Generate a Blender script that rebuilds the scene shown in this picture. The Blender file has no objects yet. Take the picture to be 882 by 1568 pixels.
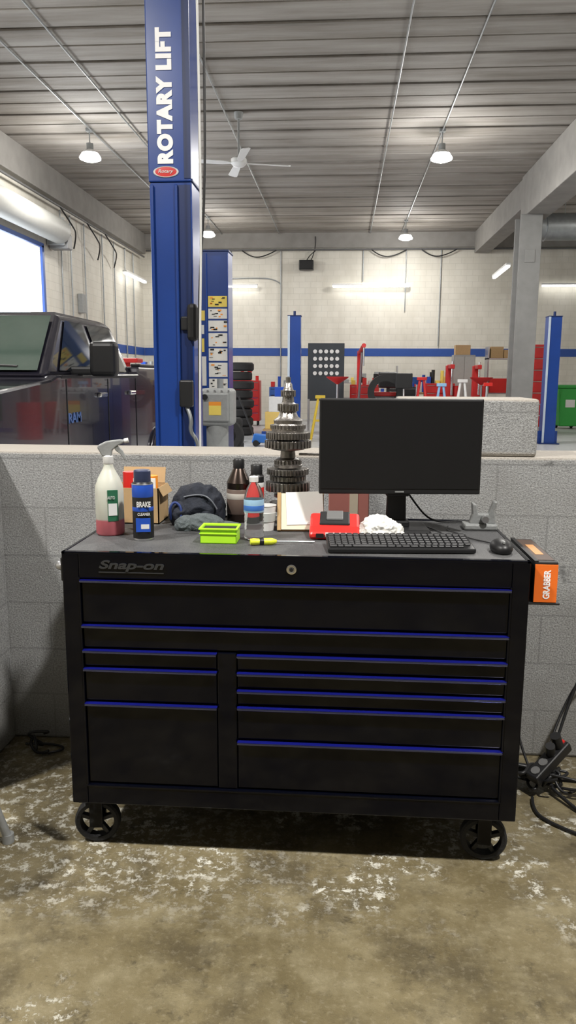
import bpy, bmesh, math, random
from mathutils import Matrix, Vector, noise
random.seed(4)
R=math.radians
scene=bpy.context.scene
col=scene.collection
V=Vector
# ------------------------------------------------------------------ materials
_m={}
def M(name,c,rough=.5,metal=0.,var=.08,scale=12.,bump=0.,emit=0.,trans=0.,coat=0.,bscale=None,ior=1.45,spec=.5):
    if name in _m: return _m[name]
    m=bpy.data.materials.new(name); m.use_nodes=True
    n=m.node_tree.nodes; l=m.node_tree.links
    p=n['Principled BSDF']
    p.inputs['Roughness'].default_value=rough; p.inputs['Metallic'].default_value=metal
    p.inputs['IOR'].default_value=ior; p.inputs['Specular IOR Level'].default_value=spec
    p.inputs['Transmission Weight'].default_value=trans; p.inputs['Coat Weight'].default_value=coat
    tc=n.new('ShaderNodeTexCoord'); nz=n.new('ShaderNodeTexNoise'); nz.inputs['Scale'].default_value=scale; nz.inputs['Detail'].default_value=5
    l.new(tc.outputs['Object'],nz.inputs['Vector'])
    mx=n.new('ShaderNodeMixRGB'); l.new(nz.outputs['Fac'],mx.inputs[0])
    mx.inputs[1].default_value=tuple(max(0,x*(1-var)) for x in c)+(1,)
    mx.inputs[2].default_value=tuple(min(1,x*(1+var)) for x in c)+(1,)
    l.new(mx.outputs[0],p.inputs['Base Color'])
    if bump:
        b=n.new('ShaderNodeBump'); b.inputs['Strength'].default_value=bump; b.inputs['Distance'].default_value=.01
        n2=n.new('ShaderNodeTexNoise'); n2.inputs['Scale'].default_value=bscale or scale*4; n2.inputs['Detail'].default_value=4
        l.new(tc.outputs['Object'],n2.inputs['Vector']); l.new(n2.outputs['Fac'],b.inputs['Height']); l.new(b.outputs[0],p.inputs['Normal'])
    if emit:
        p.inputs['Emission Color'].default_value=c+(1,); p.inputs['Emission Strength'].default_value=emit
    _m[name]=m; return m
class NT:
    def __init__(s,name):
        s.m=bpy.data.materials.new(name); s.m.use_nodes=True; s.n=s.m.node_tree.nodes; s.l=s.m.node_tree.links; s.p=s.n['Principled BSDF']
        s.tc=s.n.new('ShaderNodeTexCoord'); s.sep=s.n.new('ShaderNodeSeparateXYZ'); s.l.new(s.tc.outputs['Object'],s.sep.inputs[0])
    def inp(s,node,i,v):
        if hasattr(v,'is_output'): s.l.new(v,node.inputs[i])
        elif v is not None: node.inputs[i].default_value=v
    def math(s,op,a,b=None,c=None,clamp=False):
        x=s.n.new('ShaderNodeMath'); x.operation=op; x.use_clamp=clamp; s.inp(x,0,a); s.inp(x,1,b)
        if c is not None: s.inp(x,2,c)
        return x.outputs[0]
    def noise(s,scale,detail=4,vec=None,rough=.5):
        x=s.n.new('ShaderNodeTexNoise'); x.inputs['Scale'].default_value=scale; x.inputs['Detail'].default_value=detail; x.inputs['Roughness'].default_value=rough
        s.l.new(vec or s.tc.outputs['Object'],x.inputs['Vector']); return x.outputs['Fac']
    def vec(s,x,y,z):
        c=s.n.new('ShaderNodeCombineXYZ'); s.inp(c,0,x); s.inp(c,1,y); s.inp(c,2,z); return c.outputs[0]
    def ramp(s,f,a,b):
        x=s.n.new('ShaderNodeMapRange'); x.clamp=True; s.inp(x,0,f); x.inputs[1].default_value=a; x.inputs[2].default_value=b; return x.outputs[0]
    def mix(s,f,a,b,mode='MIX'):
        x=s.n.new('ShaderNodeMixRGB'); x.blend_type=mode
        s.inp(x,0,f)
        for i,v in ((1,a),(2,b)): s.inp(x,i,(tuple(v)+(1,)) if isinstance(v,tuple) and len(v)==3 else v)
        return x.outputs[0]
    def bump(s,h,st=.5,d=.01,prev=None):
        x=s.n.new('ShaderNodeBump'); x.inputs['Strength'].default_value=st; x.inputs['Distance'].default_value=d; s.l.new(h,x.inputs['Height'])
        if prev is not None: s.l.new(prev,x.inputs['Normal'])
        return x.outputs[0]
    def brick(s,vec,c1,c2,mort,ms=.008,smooth=.3):
        x=s.n.new('ShaderNodeTexBrick'); s.l.new(vec,x.inputs['Vector']); x.inputs['Scale'].default_value=1
        x.inputs['Color1'].default_value=c1+(1,); x.inputs['Color2'].default_value=c2+(1,); x.inputs['Mortar'].default_value=mort+(1,)
        x.inputs['Mortar Size'].default_value=ms; x.inputs['Mortar Smooth'].default_value=smooth
        x.inputs['Brick Width'].default_value=.4; x.inputs['Row Height'].default_value=.2; return x
    def out(s,c,rough,normal=None):
        s.l.new(c,s.p.inputs['Base Color'])
        s.inp(s.p,'Roughness',rough)
        if normal is not None: s.l.new(normal,s.p.inputs['Normal'])
        return s.m
def floor_mat():
    t=NT('concrete_floor'); Y=t.sep.outputs[1]; X=t.sep.outputs[0]
    a=t.noise(1.7,6,rough=.6); b=t.noise(9,6,rough=.65); c=t.noise(55,4,rough=.7)
    base=t.mix(t.ramp(a,.35,.65),(.105,.084,.043),(.195,.162,.092))
    base=t.mix(t.math('MULTIPLY',t.ramp(b,.46,.70),.5),base,(.28,.245,.155))
    base=t.mix(t.math('MULTIPLY',t.ramp(t.noise(3.1,7,rough=.7),.48,.62),.75),base,(.068,.055,.033))
    base=t.mix(t.math('MULTIPLY',t.ramp(t.noise(11.,6,rough=.75),.57,.68),.65),base,(.042,.034,.023))
    base=t.mix(t.math('MULTIPLY',t.ramp(c,.54,.74),.35),base,(.36,.32,.23))
    base=t.mix(t.math('MULTIPLY',t.ramp(t.noise(90,4,rough=.8),.60,.7),.6),base,(.05,.042,.03))
    # worn white paint flakes in the worn band of floor around the chest
    m1=t.ramp(t.noise(3.7,5,rough=.6),.48,.60)
    leftw=t.ramp(X,.1,-.8)
    m1=t.math('MAXIMUM',m1,t.math('MULTIPLY',leftw,.7))
    m2=t.ramp(t.noise(27,10,rough=.80),.52,.56)
    reg=t.math('MULTIPLY',t.ramp(Y,1.88,2.12),t.ramp(Y,3.2,2.6))
    w=t.math('MULTIPLY',t.math('MULTIPLY',m1,m2),reg,clamp=True)
    sparse=t.math('MULTIPLY',t.ramp(t.noise(2.3,4),.60,.66),t.ramp(t.noise(34,9,rough=.8),.545,.58))
    w=t.math('MAXIMUM',w,t.math('MULTIPLY',sparse,.7))
    base=t.mix(t.math('MULTIPLY',w,.84),base,(.66,.65,.58))
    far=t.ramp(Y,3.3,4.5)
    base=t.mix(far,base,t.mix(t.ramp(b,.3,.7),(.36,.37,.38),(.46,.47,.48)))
    rough=t.math('ADD',t.math('MULTIPLY',b,.5),t.math('MULTIPLY_ADD',w,.3,.10))
    nrm=t.bump(t.math('ADD',c,t.math('MULTIPLY',w,1.0)),.45,.006)
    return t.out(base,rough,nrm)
def cmu_mat():
    t=NT('painted_block_grey'); Z=t.sep.outputs[2]
    u=t.math('ADD',t.sep.outputs[0],t.sep.outputs[1]); v=t.vec(u,Z,0.)
    br=t.brick(v,(.37,.375,.375),(.40,.405,.405),(.26,.265,.265),.005,.6)
    f=t.noise(150,3,rough=.85); g=t.noise(2.2,5,rough=.6)
    c=t.mix(t.ramp(f,.56,.36),br.outputs['Color'],(.17,.17,.172))
    c=t.mix(t.math('MULTIPLY',t.ramp(g,.46,.64),.45),c,(.23,.225,.215))
    c=t.mix(t.math('MULTIPLY',t.ramp(t.noise(3.1,5,rough=.7),.64,.69),.8),c,(.12,.12,.12))
    c=t.mix(t.math('MULTIPLY',t.ramp(f,.60,.72),.5),c,(.62,.63,.63))
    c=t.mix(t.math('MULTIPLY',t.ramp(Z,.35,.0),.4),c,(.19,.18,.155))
    zt=t.math('ADD',Z,t.math('MULTIPLY',g,.02))
    top=t.math('MAXIMUM',t.math('MULTIPLY',t.ramp(zt,1.226,1.234),t.ramp(zt,1.262,1.250)),t.ramp(zt,1.450,1.456))
    c=t.mix(t.math('MULTIPLY',top,.8),c,(.40,.36,.31))
    n=t.bump(f,.7,.008); n=t.bump(br.outputs['Fac'],-.5,.008,n)
    return t.out(c,.75,n)
def whitewall_mat(name='painted_block_white',k=1.):
    t=NT(name)
    u=t.math('ADD',t.sep.outputs[0],t.sep.outputs[1]); v=t.vec(u,t.sep.outputs[2],0.)
    br=t.brick(v,(.65*k,.625*k,.555*k),(.69*k,.665*k,.595*k),(.56*k,.54*k,.48*k),.008,.5)
    g=t.noise(.5,5,rough=.6,vec=t.vec(t.math('MULTIPLY',u,3.),t.sep.outputs[2],0.))
    c=t.mix(t.math('MULTIPLY',t.ramp(g,.42,.7),.4),br.outputs['Color'],(.44*k,.41*k,.34*k))
    return t.out(c,.6,t.bump(br.outputs['Fac'],-.2,.005))
def ceil_mat():
    t=NT('precast_ceiling')
    v=t.vec(t.math('MULTIPLY',t.sep.outputs[0],.22),t.math('MULTIPLY',t.sep.outputs[1],2.4),0.)
    a=t.noise(1.3,7,vec=v,rough=.65); b=t.noise(.6,4)
    ym=t.math('PINGPONG',t.math('ADD',t.sep.outputs[1],5.),.6)
    j=t.ramp(ym,.17,.0)
    c=t.mix(t.ramp(a,.35,.68),(.345,.325,.30),(.18,.16,.135))
    c=t.mix(t.math('MULTIPLY',t.ramp(b,.5,.66),.35),c,(.38,.365,.34))
    c=t.mix(t.math('MULTIPLY',t.math('MULTIPLY',j,t.ramp(a,.3,.6)),.9),c,(.075,.063,.052))
    return t.out(c,.8,t.bump(t.noise(30,4),.3,.01))
def mat_top():
    t=NT('rubber_mat'); f=t.noise(260,3,rough=.8); g=t.noise(6,5,rough=.6)
    c=t.mix(t.ramp(f,.4,.68),(.04,.041,.043),(.11,.11,.113)); c=t.mix(t.math('MULTIPLY',t.ramp(g,.5,.7),.3),c,(.15,.148,.145))
    return t.out(c,.6,t.bump(f,.4,.002))
FLOOR=floor_mat(); CMU=cmu_mat(); WW=whitewall_mat(); WD=whitewall_mat('painted_block_dim',.22); CEIL=ceil_mat(); RUB=mat_top()
blackgloss=M('tool_black',(.0010,.0014,.0040),.07,0,.2,spec=.33)
blackpl=M('black_plastic',(.011,.011,.012),.42,0,.2)
blackmat=M('black_matte',(.014,.014,.015),.7)
rubber=M('tyre_rubber',(.014,.014,.015),.75,0,.2,30,.3)
bluetrim=M('trim_blue',(.006,.008,.13),.2,.1)
darkmetal=M('trim_metal',(.14,.15,.27),.14,.95)
steel=M('brushed_steel',(.45,.45,.46),.32,.9,.15,20)
gearsteel=M('oily_steel',(.26,.245,.23),.33,.9,.55,40,.2)
chrome=M('chrome',(.75,.75,.76),.12,1)
galv=M('galvanised',(.34,.36,.37),.4,.6,.25,8)
liftblue=M('lift_blue',(.009,.046,.24),.3,0,.2,3,coat=.3)
liftdark=M('lift_blue_dark',(.005,.020,.10),.4)
white=M('white_plastic',(.70,.70,.69),.4)
paper=M('paper_white',(.74,.73,.69),.8,0,.05,30)
cream=M('paper_cream',(.68,.62,.48),.8,0,.06,30)
redp=M('red_plastic',(.60,.022,.018),.35)
redpaint=M('red_paint',(.50,.02,.02),.4,0,.2,4)
truckp=M('truck_paint',(.018,.017,.027),.2,.15,.1,coat=.6)
glass=M('dark_glass',(.008,.014,.020),.05,.0,.1)
cardb=M('cardboard',(.42,.28,.14),.8,0,.12,25)
orange=M('orange_card',(.85,.17,.02),.5)
greenl=M('lime_plastic',(.42,.80,.03),.35,emit=.05)
yell=M('neon_yellow',(.75,.82,.05),.35)
concgrey=M('concrete_column',(.23,.23,.225),.7,0,.18,4,.2)
concbeam=M('concrete_beam',(.26,.25,.235),.75,0,.25,3,.2)
bulb=M('lamp_glow',(1.,.98,.93),.5,emit=40,var=0)
tubem=M('tube_glow',(1.,.99,.95),.5,emit=6,var=0)
navy=M('navy_fabric',(.010,.013,.022),.8,0,.4,30,.3)
greyfab=M('grey_fabric',(.085,.10,.105),.85,0,.4,60,.5)
bluecan=M('can_blue',(.02,.08,.45),.3)
greenbin=M('green_bin',(.03,.33,.05),.45)
orangel=M('warning_orange',(.85,.30,.03),.5)
yellowl=M('warning_yellow',(.80,.62,.12),.5)
greybox=M('grey_cast',(.30,.31,.31),.5,.2,.2,15,.2)
# ------------------------------------------------------------------ geometry helpers
def obj(name,me,mats=None,smooth=False):
    o=bpy.data.objects.new(name,me); col.objects.link(o)
    for m in (mats if isinstance(mats,(list,tuple)) else [mats]):
        if m: me.materials.append(m)
    if smooth:
        for p in me.polygons: p.use_smooth=True
    return o
def bev(o,w,seg=2):
    if w:
        b=o.modifiers.new('b','BEVEL'); b.width=w; b.segments=seg; b.limit_method='ANGLE'; b.angle_limit=R(35)
    return o
def boxes(name,bs,mat,bevel=0,T=None,seg=2):
    vs=[];fs=[]
    for (a,b,c,d,e,f) in bs:
        i=len(vs)
        vs+=[(a,c,e),(b,c,e),(b,d,e),(a,d,e),(a,c,f),(b,c,f),(b,d,f),(a,d,f)]
        fs+=[(i,i+3,i+2,i+1),(i+4,i+5,i+6,i+7),(i,i+1,i+5,i+4),(i+1,i+2,i+6,i+5),(i+2,i+3,i+7,i+6),(i+3,i,i+4,i+7)]
    if T is not None: vs=[tuple(T@V(v)) for v in vs]
    me=bpy.data.meshes.new(name); me.from_pydata(vs,[],fs)
    return bev(obj(name,me,mat),bevel,seg)
def box(name,a,b,c,d,e,f,mat,bevel=0,T=None,seg=2): return boxes(name,[(a,b,c,d,e,f)],mat,bevel,T,seg)
def lathe(name,prof,mat,T=Matrix(),seg=32,smooth=True,sharp=True):
    vs=[];fs=[];n=len(prof)
    for k in range(seg):
        a=2*math.pi*k/seg
        for r,z in prof: vs.append(tuple(T@V((r*math.cos(a),r*math.sin(a),z))))
    for k in range(seg):
        k2=(k+1)%seg
        for i in range(n-1): fs.append((k*n+i,k2*n+i,k2*n+i+1,k*n+i+1))
    me=bpy.data.meshes.new(name); me.from_pydata(vs,[],fs)
    bm=bmesh.new(); bm.from_mesh(me); bmesh.ops.remove_doubles(bm,verts=bm.verts,dist=1e-6); bmesh.ops.recalc_face_normals(bm,faces=bm.faces)
    if sharp:
        for e in bm.edges:
            if len(e.link_faces)==2 and e.calc_face_angle(0)>R(40): e.smooth=False
    bm.to_mesh(me); bm.free()
    return obj(name,me,mat,smooth)
def at(x,y,z): return Matrix.Translation((x,y,z))
def axis(p0,p1):
    d=V(p1)-V(p0); q=d.to_track_quat('Z','Y').to_matrix().to_4x4(); return Matrix.Translation(p0)@q, d.length
def cyl(name,p0,p1,r,mat,seg=20,r2=None):
    T,L=axis(p0,p1); r2=r if r2 is None else r2
    return lathe(name,[(0,0),(r,0),(r2,L),(0,L)],mat,T,seg)
def tube(name,pts,r,mat,cyc=False,smooth=True):
    c=bpy.data.curves.new(name,'CURVE'); c.dimensions='3D'; c.bevel_depth=r; c.bevel_resolution=3; c.use_fill_caps=True
    s=c.splines.new('NURBS' if smooth else 'POLY'); s.points.add(len(pts)-1)
    for i,p in enumerate(pts): s.points[i].co=(*p,1)
    if smooth: s.order_u=3; s.use_endpoint_u=True
    s.use_cyclic_u=cyc
    o=bpy.data.objects.new(name+'_c',c); col.objects.link(o)
    bpy.context.view_layer.update()
    me=bpy.data.meshes.new_from_object(o.evaluated_get(bpy.context.evaluated_depsgraph_get()))
    bpy.data.objects.remove(o); me.name=name; me.materials.clear()
    return obj(name,me,mat,True)
def text(name,s,mat,T,w,h,ext=.002,bold=0.,shear=0.,space=1.):
    c=bpy.data.curves.new(name,'FONT'); c.body=s; c.extrude=.5*ext; c.offset=bold; c.align_x='CENTER'; c.shear=shear; c.space_character=space
    o=bpy.data.objects.new(name+'_c',c); col.objects.link(o); bpy.context.view_layer.update()
    me=bpy.data.meshes.new_from_object(o.evaluated_get(bpy.context.evaluated_depsgraph_get())); bpy.data.objects.remove(o)
    xs=[v.co.x for v in me.vertices]; ys=[v.co.y for v in me.vertices]
    cx=(min(xs)+max(xs))/2; cy=(min(ys)+max(ys))/2; sx=w/(max(xs)-min(xs)); sy=h/(max(ys)-min(ys))
    for v in me.vertices: v.co=T@V(((v.co.x-cx)*sx,(v.co.y-cy)*sy,v.co.z))
    me.materials.clear()
    return obj(name,me,mat)
FACE=Matrix(((1,0,0,0),(0,0,-1,0),(0,1,0,0),(0,0,0,1)))        # text on a face looking -Y
FACEUP=Matrix(((0,-1,0,0),(0,0,-1,0),(1,0,0,0),(0,0,0,1)))     # same, reading upwards
def extr(name,poly,x0,x1,mat,bevel=0,ax='x',T=None):
    f={'x':lambda p,t:(t,p[0],p[1]),'y':lambda p,t:(p[0],t,p[1]),'z':lambda p,t:(p[0],p[1],t)}[ax]
    n=len(poly); vs=[f(p,x0) for p in poly]+[f(p,x1) for p in poly]
    if T is not None: vs=[tuple(T@V(v)) for v in vs]
    fs=[tuple(range(n)),tuple(range(2*n-1,n-1,-1))]+[(i,i+n,(i+1)%n+n,(i+1)%n) for i in range(n)]
    me=bpy.data.meshes.new(name); me.from_pydata(vs,[],fs)
    bm=bmesh.new(); bm.from_mesh(me); bmesh.ops.recalc_face_normals(bm,faces=bm.faces); bm.to_mesh(me); bm.free()
    return bev(obj(name,me,mat),bevel)
def blob(name,c,s,mat,amp=.2,fr=3.,sub=5,seed=0.,ridge=False,flat=True,T=None,hi=.3):
    bm=bmesh.new(); bmesh.ops.create_icosphere(bm,subdivisions=sub,radius=1)
    for v in bm.verts:
        p=v.co*fr+V((seed,seed*1.7,-seed))
        n=noise.fractal(p,1.,2.,4) if not ridge else (1-2*abs(noise.noise(p)))*.6+(1-2*abs(noise.noise(p*2.1)))*hi+.5*hi*(1-2*abs(noise.noise(p*4.3)))
        q=v.co*(1+amp*n)
        z=q.z
        if flat: z=max(z,-.55)+.55
        v.co=V((q.x*s[0],q.y*s[1],z*s[2]))
        if T is not None: v.co=T@v.co
        v.co+=V(c)
    me=bpy.data.meshes.new(name); bm.to_mesh(me); bm.free()
    return obj(name,me,mat,True)
def group(name,parts):
    bpy.context.view_layer.update()
    lo=V((1e9,)*3); hi=V((-1e9,)*3)
    for o in parts:
        if o.type=='MESH':
            for v in o.data.vertices:
                for i in range(3): lo[i]=min(lo[i],v.co[i]); hi[i]=max(hi[i],v.co[i])
    e=bpy.data.objects.new(name,None); e.empty_display_size=.1; col.objects.link(e); e.location=((lo.x+hi.x)/2,(lo.y+hi.y)/2,lo.z)
    for o in parts: o.parent=e; o.matrix_parent_inverse=Matrix.Translation(-V(e.location))
    return e
def adopt(e,o): o.parent=e; o.matrix_parent_inverse=Matrix.Translation(-V(e.location))
# ------------------------------------------------------------------ room shell
CZ=6.43; YB=28.; XL=-7.2; XR=12.; YF=-5.
D0,D1,DT=12.6,18.5,4.5
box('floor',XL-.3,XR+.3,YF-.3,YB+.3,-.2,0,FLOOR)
y=YF; i=0
bmv=[];bmf=[]
while y<YB-.01:
    y1=min(y+.6,YB)
    a=.03 if i%2==0 else .006; b=.006 if i%2==0 else .03
    P=[(y+a,CZ+.09),(y+a+.02,CZ),(y1-b-.02,CZ),(y1-b,CZ+.09)]
    k=len(bmv)
    for xx in (XL,XR): bmv+=[(xx,p[0],p[1]) for p in P]
    bmf+=[(k+j,k+j+1,k+j+5,k+j+4) for j in range(3)]
    y=y1;i+=1
for zz_,rev in ((CZ+.09,0),(CZ+.3,1)):
    k=len(bmv); bmv+=[(XL-.3,YF-.3,zz_),(XR+.3,YF-.3,zz_),(XR+.3,YB+.3,zz_),(XL-.3,YB+.3,zz_)]; bmf.append((k,k+3,k+2,k+1) if rev else (k,k+1,k+2,k+3))
me=bpy.data.meshes.new('ceiling'); me.from_pydata(bmv,[],bmf); obj('ceiling',me,CEIL)
box('wall_back',XL-.3,XR+.3,YB,YB+.3,0,CZ,WW)
boxes('wall_left',[(XL-.3,XL,YF,D0,0,CZ),(XL-.3,XL,D1,YB,0,CZ),(XL-.3,XL,D0,D1,DT,CZ)],WW)
box('wall_right',XR,XR+.3,YF,YB,0,CZ,WW)
box('wall_front',XL-.3,XR+.3,YF-.3,YF,0,CZ,WD)
stripe=M('stripe_blue',(.02,.07,.30),.5)
box('trim_1',XL+.02,XR,YB-.012,YB,2.25,2.52,stripe)
boxes('trim_2',[(XL,XL+.012,D1+.15,YB-.012,2.25,2.52)],stripe)
box('beam_back',XL,XR,YB-.12,YB,5.93,CZ,concbeam)
boxes('beam_left',[(XL,XL+.16,YF,YB-.13,5.75,CZ)],concbeam,.01)
boxes('beam_right',[(4.35,4.95,YF,20.6,5.42,CZ),(4.4,4.9,20.6,YB-.13,5.72,CZ)],concbeam,.015)
boxes('trim_3',[(XL+.003,XL+.06,D1,D1+.12,0,DT+.05),(XL+.003,XL+.06,D0-.12,D0,0,DT+.05),(XL+.003,XL+.06,D0-.12,D1+.12,DT,DT+.1)],M('door_blue',(.03,.08,.30),.4),.005)
group('roll_door_housing',[cyl('roll',(XL+.34,D0-.1,4.93),(XL+.34,D1+.4,4.93),.29,M('roll_grey',(.36,.36,.34),.5),32),
  boxes('brackets',[(XL+.01,XL+.45,D1+.42,D1+.5,4.62,5.26),(XL+.01,XL+.45,D0-.2,D0-.12,4.62,5.26)],greybox,.01),
  box('motor',XL+.03,XL+.5,D1+.52,D1+.85,4.55,4.9,M('grey_dark',(.2,.2,.2),.5),.02)])
boxes('wall_partition',[(-1.67,3.0,3.0,3.3,0,1.23),(.22,.745,3.001,3.3,1.23,1.45),(-1.67,-1.375,2.45,3.0,0,1.23)],CMU,.012)
group('support_column',[boxes('shaft',[(4.22,4.74,19.9,19.98,0,5.42),(4.22,4.74,20.5,20.58,0,5.42),(4.40,4.56,19.98,20.5,0,5.42)],concgrey,.01),
   box('bolt_plate',4.35,4.6,19.88,19.9,4.3,4.6,concgrey,.005)])
# ------------------------------------------------------------------ services
for x in (-5.15,-4.3,-2.3,.84,1.9):
    tube('ceiling_conduit',[(x,YF+.1,CZ-.04),(x,YB-.2,CZ-.04)],.015,galv,smooth=False)
pdark=M('pipe_dark',(.12,.12,.12),.5)
group('wall_conduit',[tube('run',[(XL+.2,YB-.17,5.86),(XR-.1,YB-.17,5.86)],.035,pdark,smooth=False)]+
   [tube('drop_%d'%k,[(x,YB-.04,z0),(x,YB-.04,5.86)],.02,galv,smooth=False) for k,(x,z0) in enumerate([(-5.4,2.6),(-4.9,2.6),(-4.0,4.6),(-2.25,1.5),(.62,4.8),(2.1,3.8),(3.3,2.6),(5.9,2.6)])]+
   [tube('tie',[(-4.6,YB-.04,4.9),(-3.3,YB-.04,4.95),(-2.4,YB-.04,4.9),(-2.25,YB-.04,4.7)],.02,galv)]+
   [tube('loop_%d'%k,[(x,YB-.2,5.84),(x+.3,YB-.25,5.6),(x+.8,YB-.22,5.62),(x+1.2,YB-.2,5.84)],.02,blackpl) for k,x in enumerate([-3.6,.9,2.6])])
group('side_conduit',[tube('run_a',[(XL+.2,6,5.6),(XL+.2,27.5,5.6)],.03,pdark,smooth=False)]+
   [tube('drop_%d'%k,[(XL+.05,yy,1.5),(XL+.05,yy,5.6)],.02,galv,smooth=False) for k,yy in enumerate([19.8,20.5,21.6,23.2,24.4,25.6,26.6])]+
   [tube('loop_%d'%k,[(XL+.2,yy,5.6),(XL+.4,yy+.3,5.2),(XL+.3,yy+.9,5.1),(XL+.1,yy+1.2,4.8)],.02,blackpl) for k,yy in enumerate([19.4,21.4,23.])]+
   [boxes('boxes',[(XL+.01,XL+.2,19.5,19.8,5.0,5.3),(XL+.01,XL+.15,21.,21.3,3.2,3.7)],greybox,.01)])
group('wall_speaker',[box('cabinet',-1.6,-1.1,YB-.35,YB-.02,5.18,5.5,blackpl,.02),box('grille',-1.57,-1.13,YB-.37,YB-.35,5.21,5.47,blackmat,.005),
   tube('cable',[(-1.35,YB-.1,5.5),(-1.25,YB-.1,5.7),(-1.0,YB-.15,5.85)],.015,blackpl),tube('cable_b',[(-1.2,YB-.1,5.5),(-1.0,YB-.1,5.9),(-1.05,YB-.15,6.3)],.015,blackpl)])
def fluoro(x0,x1,y0,y1,z):
    d=V((x1-x0,y1-y0,0)); T=Matrix.Translation((x0,y0,z))@d.to_track_quat('X','Z').to_matrix().to_4x4(); L=d.length
    group('fluorescent_light',[box('housing',0,L,-.07,.07,.03,.09,white,.01,T),box('tube',.02,L-.02,-.055,.055,-.03,.03,tubem,.02,T)])
fluoro(-.45,2.25,YB-.22,YB-.22,4.62); fluoro(-4.3,-3.05,YB-.22,YB-.22,4.62); fluoro(6.7,9.2,YB-.22,YB-.22,4.62)
fluoro(XL+.2,XL+.2,25.0,27.6,4.75); fluoro(4.7,4.8,23.5,26.2,4.7)
def highbay(x,y,pa,pp):
    z=5.93
    pr=[boxes('canopy',[(x-.06,x+.06,y-.06,y+.06,CZ-.06,CZ)],galv,.005),cyl('stem',(x,y,z+.2),(x,y,CZ-.05),.012,galv,10),
        cyl('ballast',(x,y,z+.08),(x,y,z+.22),.07,greybox,20),
        lathe('reflector',[(.07,.1),(.12,.08),(.16,.04),(.165,.03),(.11,.06),(0,.085)],M('refl',(.7,.7,.7),.4),at(x,y,z),28),
        lathe('lamp',[(0,-.12),(.12,-.115),(.21,-.08),(.215,-.05),(.17,.02),(.12,.055),(0,.06)],bulb,at(x,y,z),24)]
    e=group('high_bay_light',pr)
    L=bpy.data.lights.new('light_down','AREA'); L.shape='DISK'; L.size=.36; L.energy=pa; L.color=(1,.97,.92)
    lo=bpy.data.objects.new('light_down',L); lo.location=(x,y,z-.14); col.objects.link(lo)
    L2=bpy.data.lights.new('light_glow','POINT'); L2.energy=pp; L2.shadow_soft_size=.12; L2.color=(1,.97,.92)
    l2=bpy.data.objects.new('light_glow',L2); l2.location=(x,y,z-.3); col.objects.link(l2)
    bpy.context.view_layer.update()
    for q in (lo,l2): adopt(e,q)
for x,y,a,p in [(-5.2,16.3,150,125),(1.9,16.7,150,130),(1.9,25.8,100,110),(-5.2,8.3,170,95),(1.9,8.3,170,110),(1.9,.4,420,90),(-3.4,.4,420,90),(-4.3,25.,90,100),(8.3,16.5,110,100),(8.3,8.,90,80)]:
    highbay(x,y,a,p)
fx,fy=-2.06,15.5
fan=[cyl('rod',(fx,fy,5.6),(fx,fy,CZ-.02),.02,greybox,12),cyl('canopy',(fx,fy,CZ-.12),(fx,fy,CZ),.07,greybox,20,.09),
  lathe('motor',[(0,-.09),(.1,-.08),(.15,-.03),(.15,.05),(.08,.1),(.03,.12),(0,.12)],white,at(fx,fy,5.55))]
for k in range(4):
    T=at(fx,fy,5.53)@Matrix.Rotation(R(15+90*k),4,'Z')@Matrix.Rotation(R(10),4,'X')
    fan.append(extr('blade_%d'%(k+1),[(.13,-.03),(.3,-.07),(.95,-.09),(1.0,-.05),(1.0,.05),(.95,.09),(.3,.07),(.13,.03)],-.006,.006,white,0,'z',T))
group('ceiling_fan',fan)
group('ventilation_duct',[cyl('pipe',(4.86,21.2,5.35),(11.9,21.2,5.35),.33,galv,36)]+[lathe('seam_%d'%k,[(.33,-.02),(.35,0),(.33,.02)],galv,at(5.1+.9*k,21.2,5.35)@Matrix.Rotation(R(90),4,'Y'),36) for k in range(7)]+
   [tube('hanger_%d'%k,[(5.6+2*k,21.2,5.68),(5.6+2*k,21.2,CZ)],.01,galv,smooth=False) for k in range(3)])
# ------------------------------------------------------------------ lifts
def lift(x,y,h,w,d):
    t=.012
    return [boxes('column',[(x-w/2,x+w/2,y,y+t,0,h),(x-w/2,x-w/2+t,y+t,y+d,0,h),(x+w/2-t,x+w/2,y+t,y+d,0,h),
                        (x-w/2+t,x-w/2+.07,y+d-t,y+d,0,h),(x+w/2-.07,x+w/2-t,y+d-t,y+d,0,h)],liftblue,.004),
        boxes('base_plate',[(x-w*.8,x+w*.8,y-.1,y+d+.1,0,.025)],liftdark,.004),
        boxes('gussets',[(x-w/2-.08,x-w/2,y+.1,y+.115,.025,.3),(x+w/2,x+w/2+.08,y+.1,y+.115,.025,.3)],liftblue,.002),
        box('carriage',x-w/2+.03,x+w/2-.03,y+.04,y+d+.03,.5,1.3,liftdark,.01),
        box('cap',x-w/2-.01,x+w/2+.01,y-.01,y+d+.01,h,h+.02,liftdark,.004)]
lw=M('letter_white',(.85,.85,.85),.5,emit=.12)
x,y=-1.26,5.78
c1=lift(x,y,2.9,.30,.32)
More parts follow.
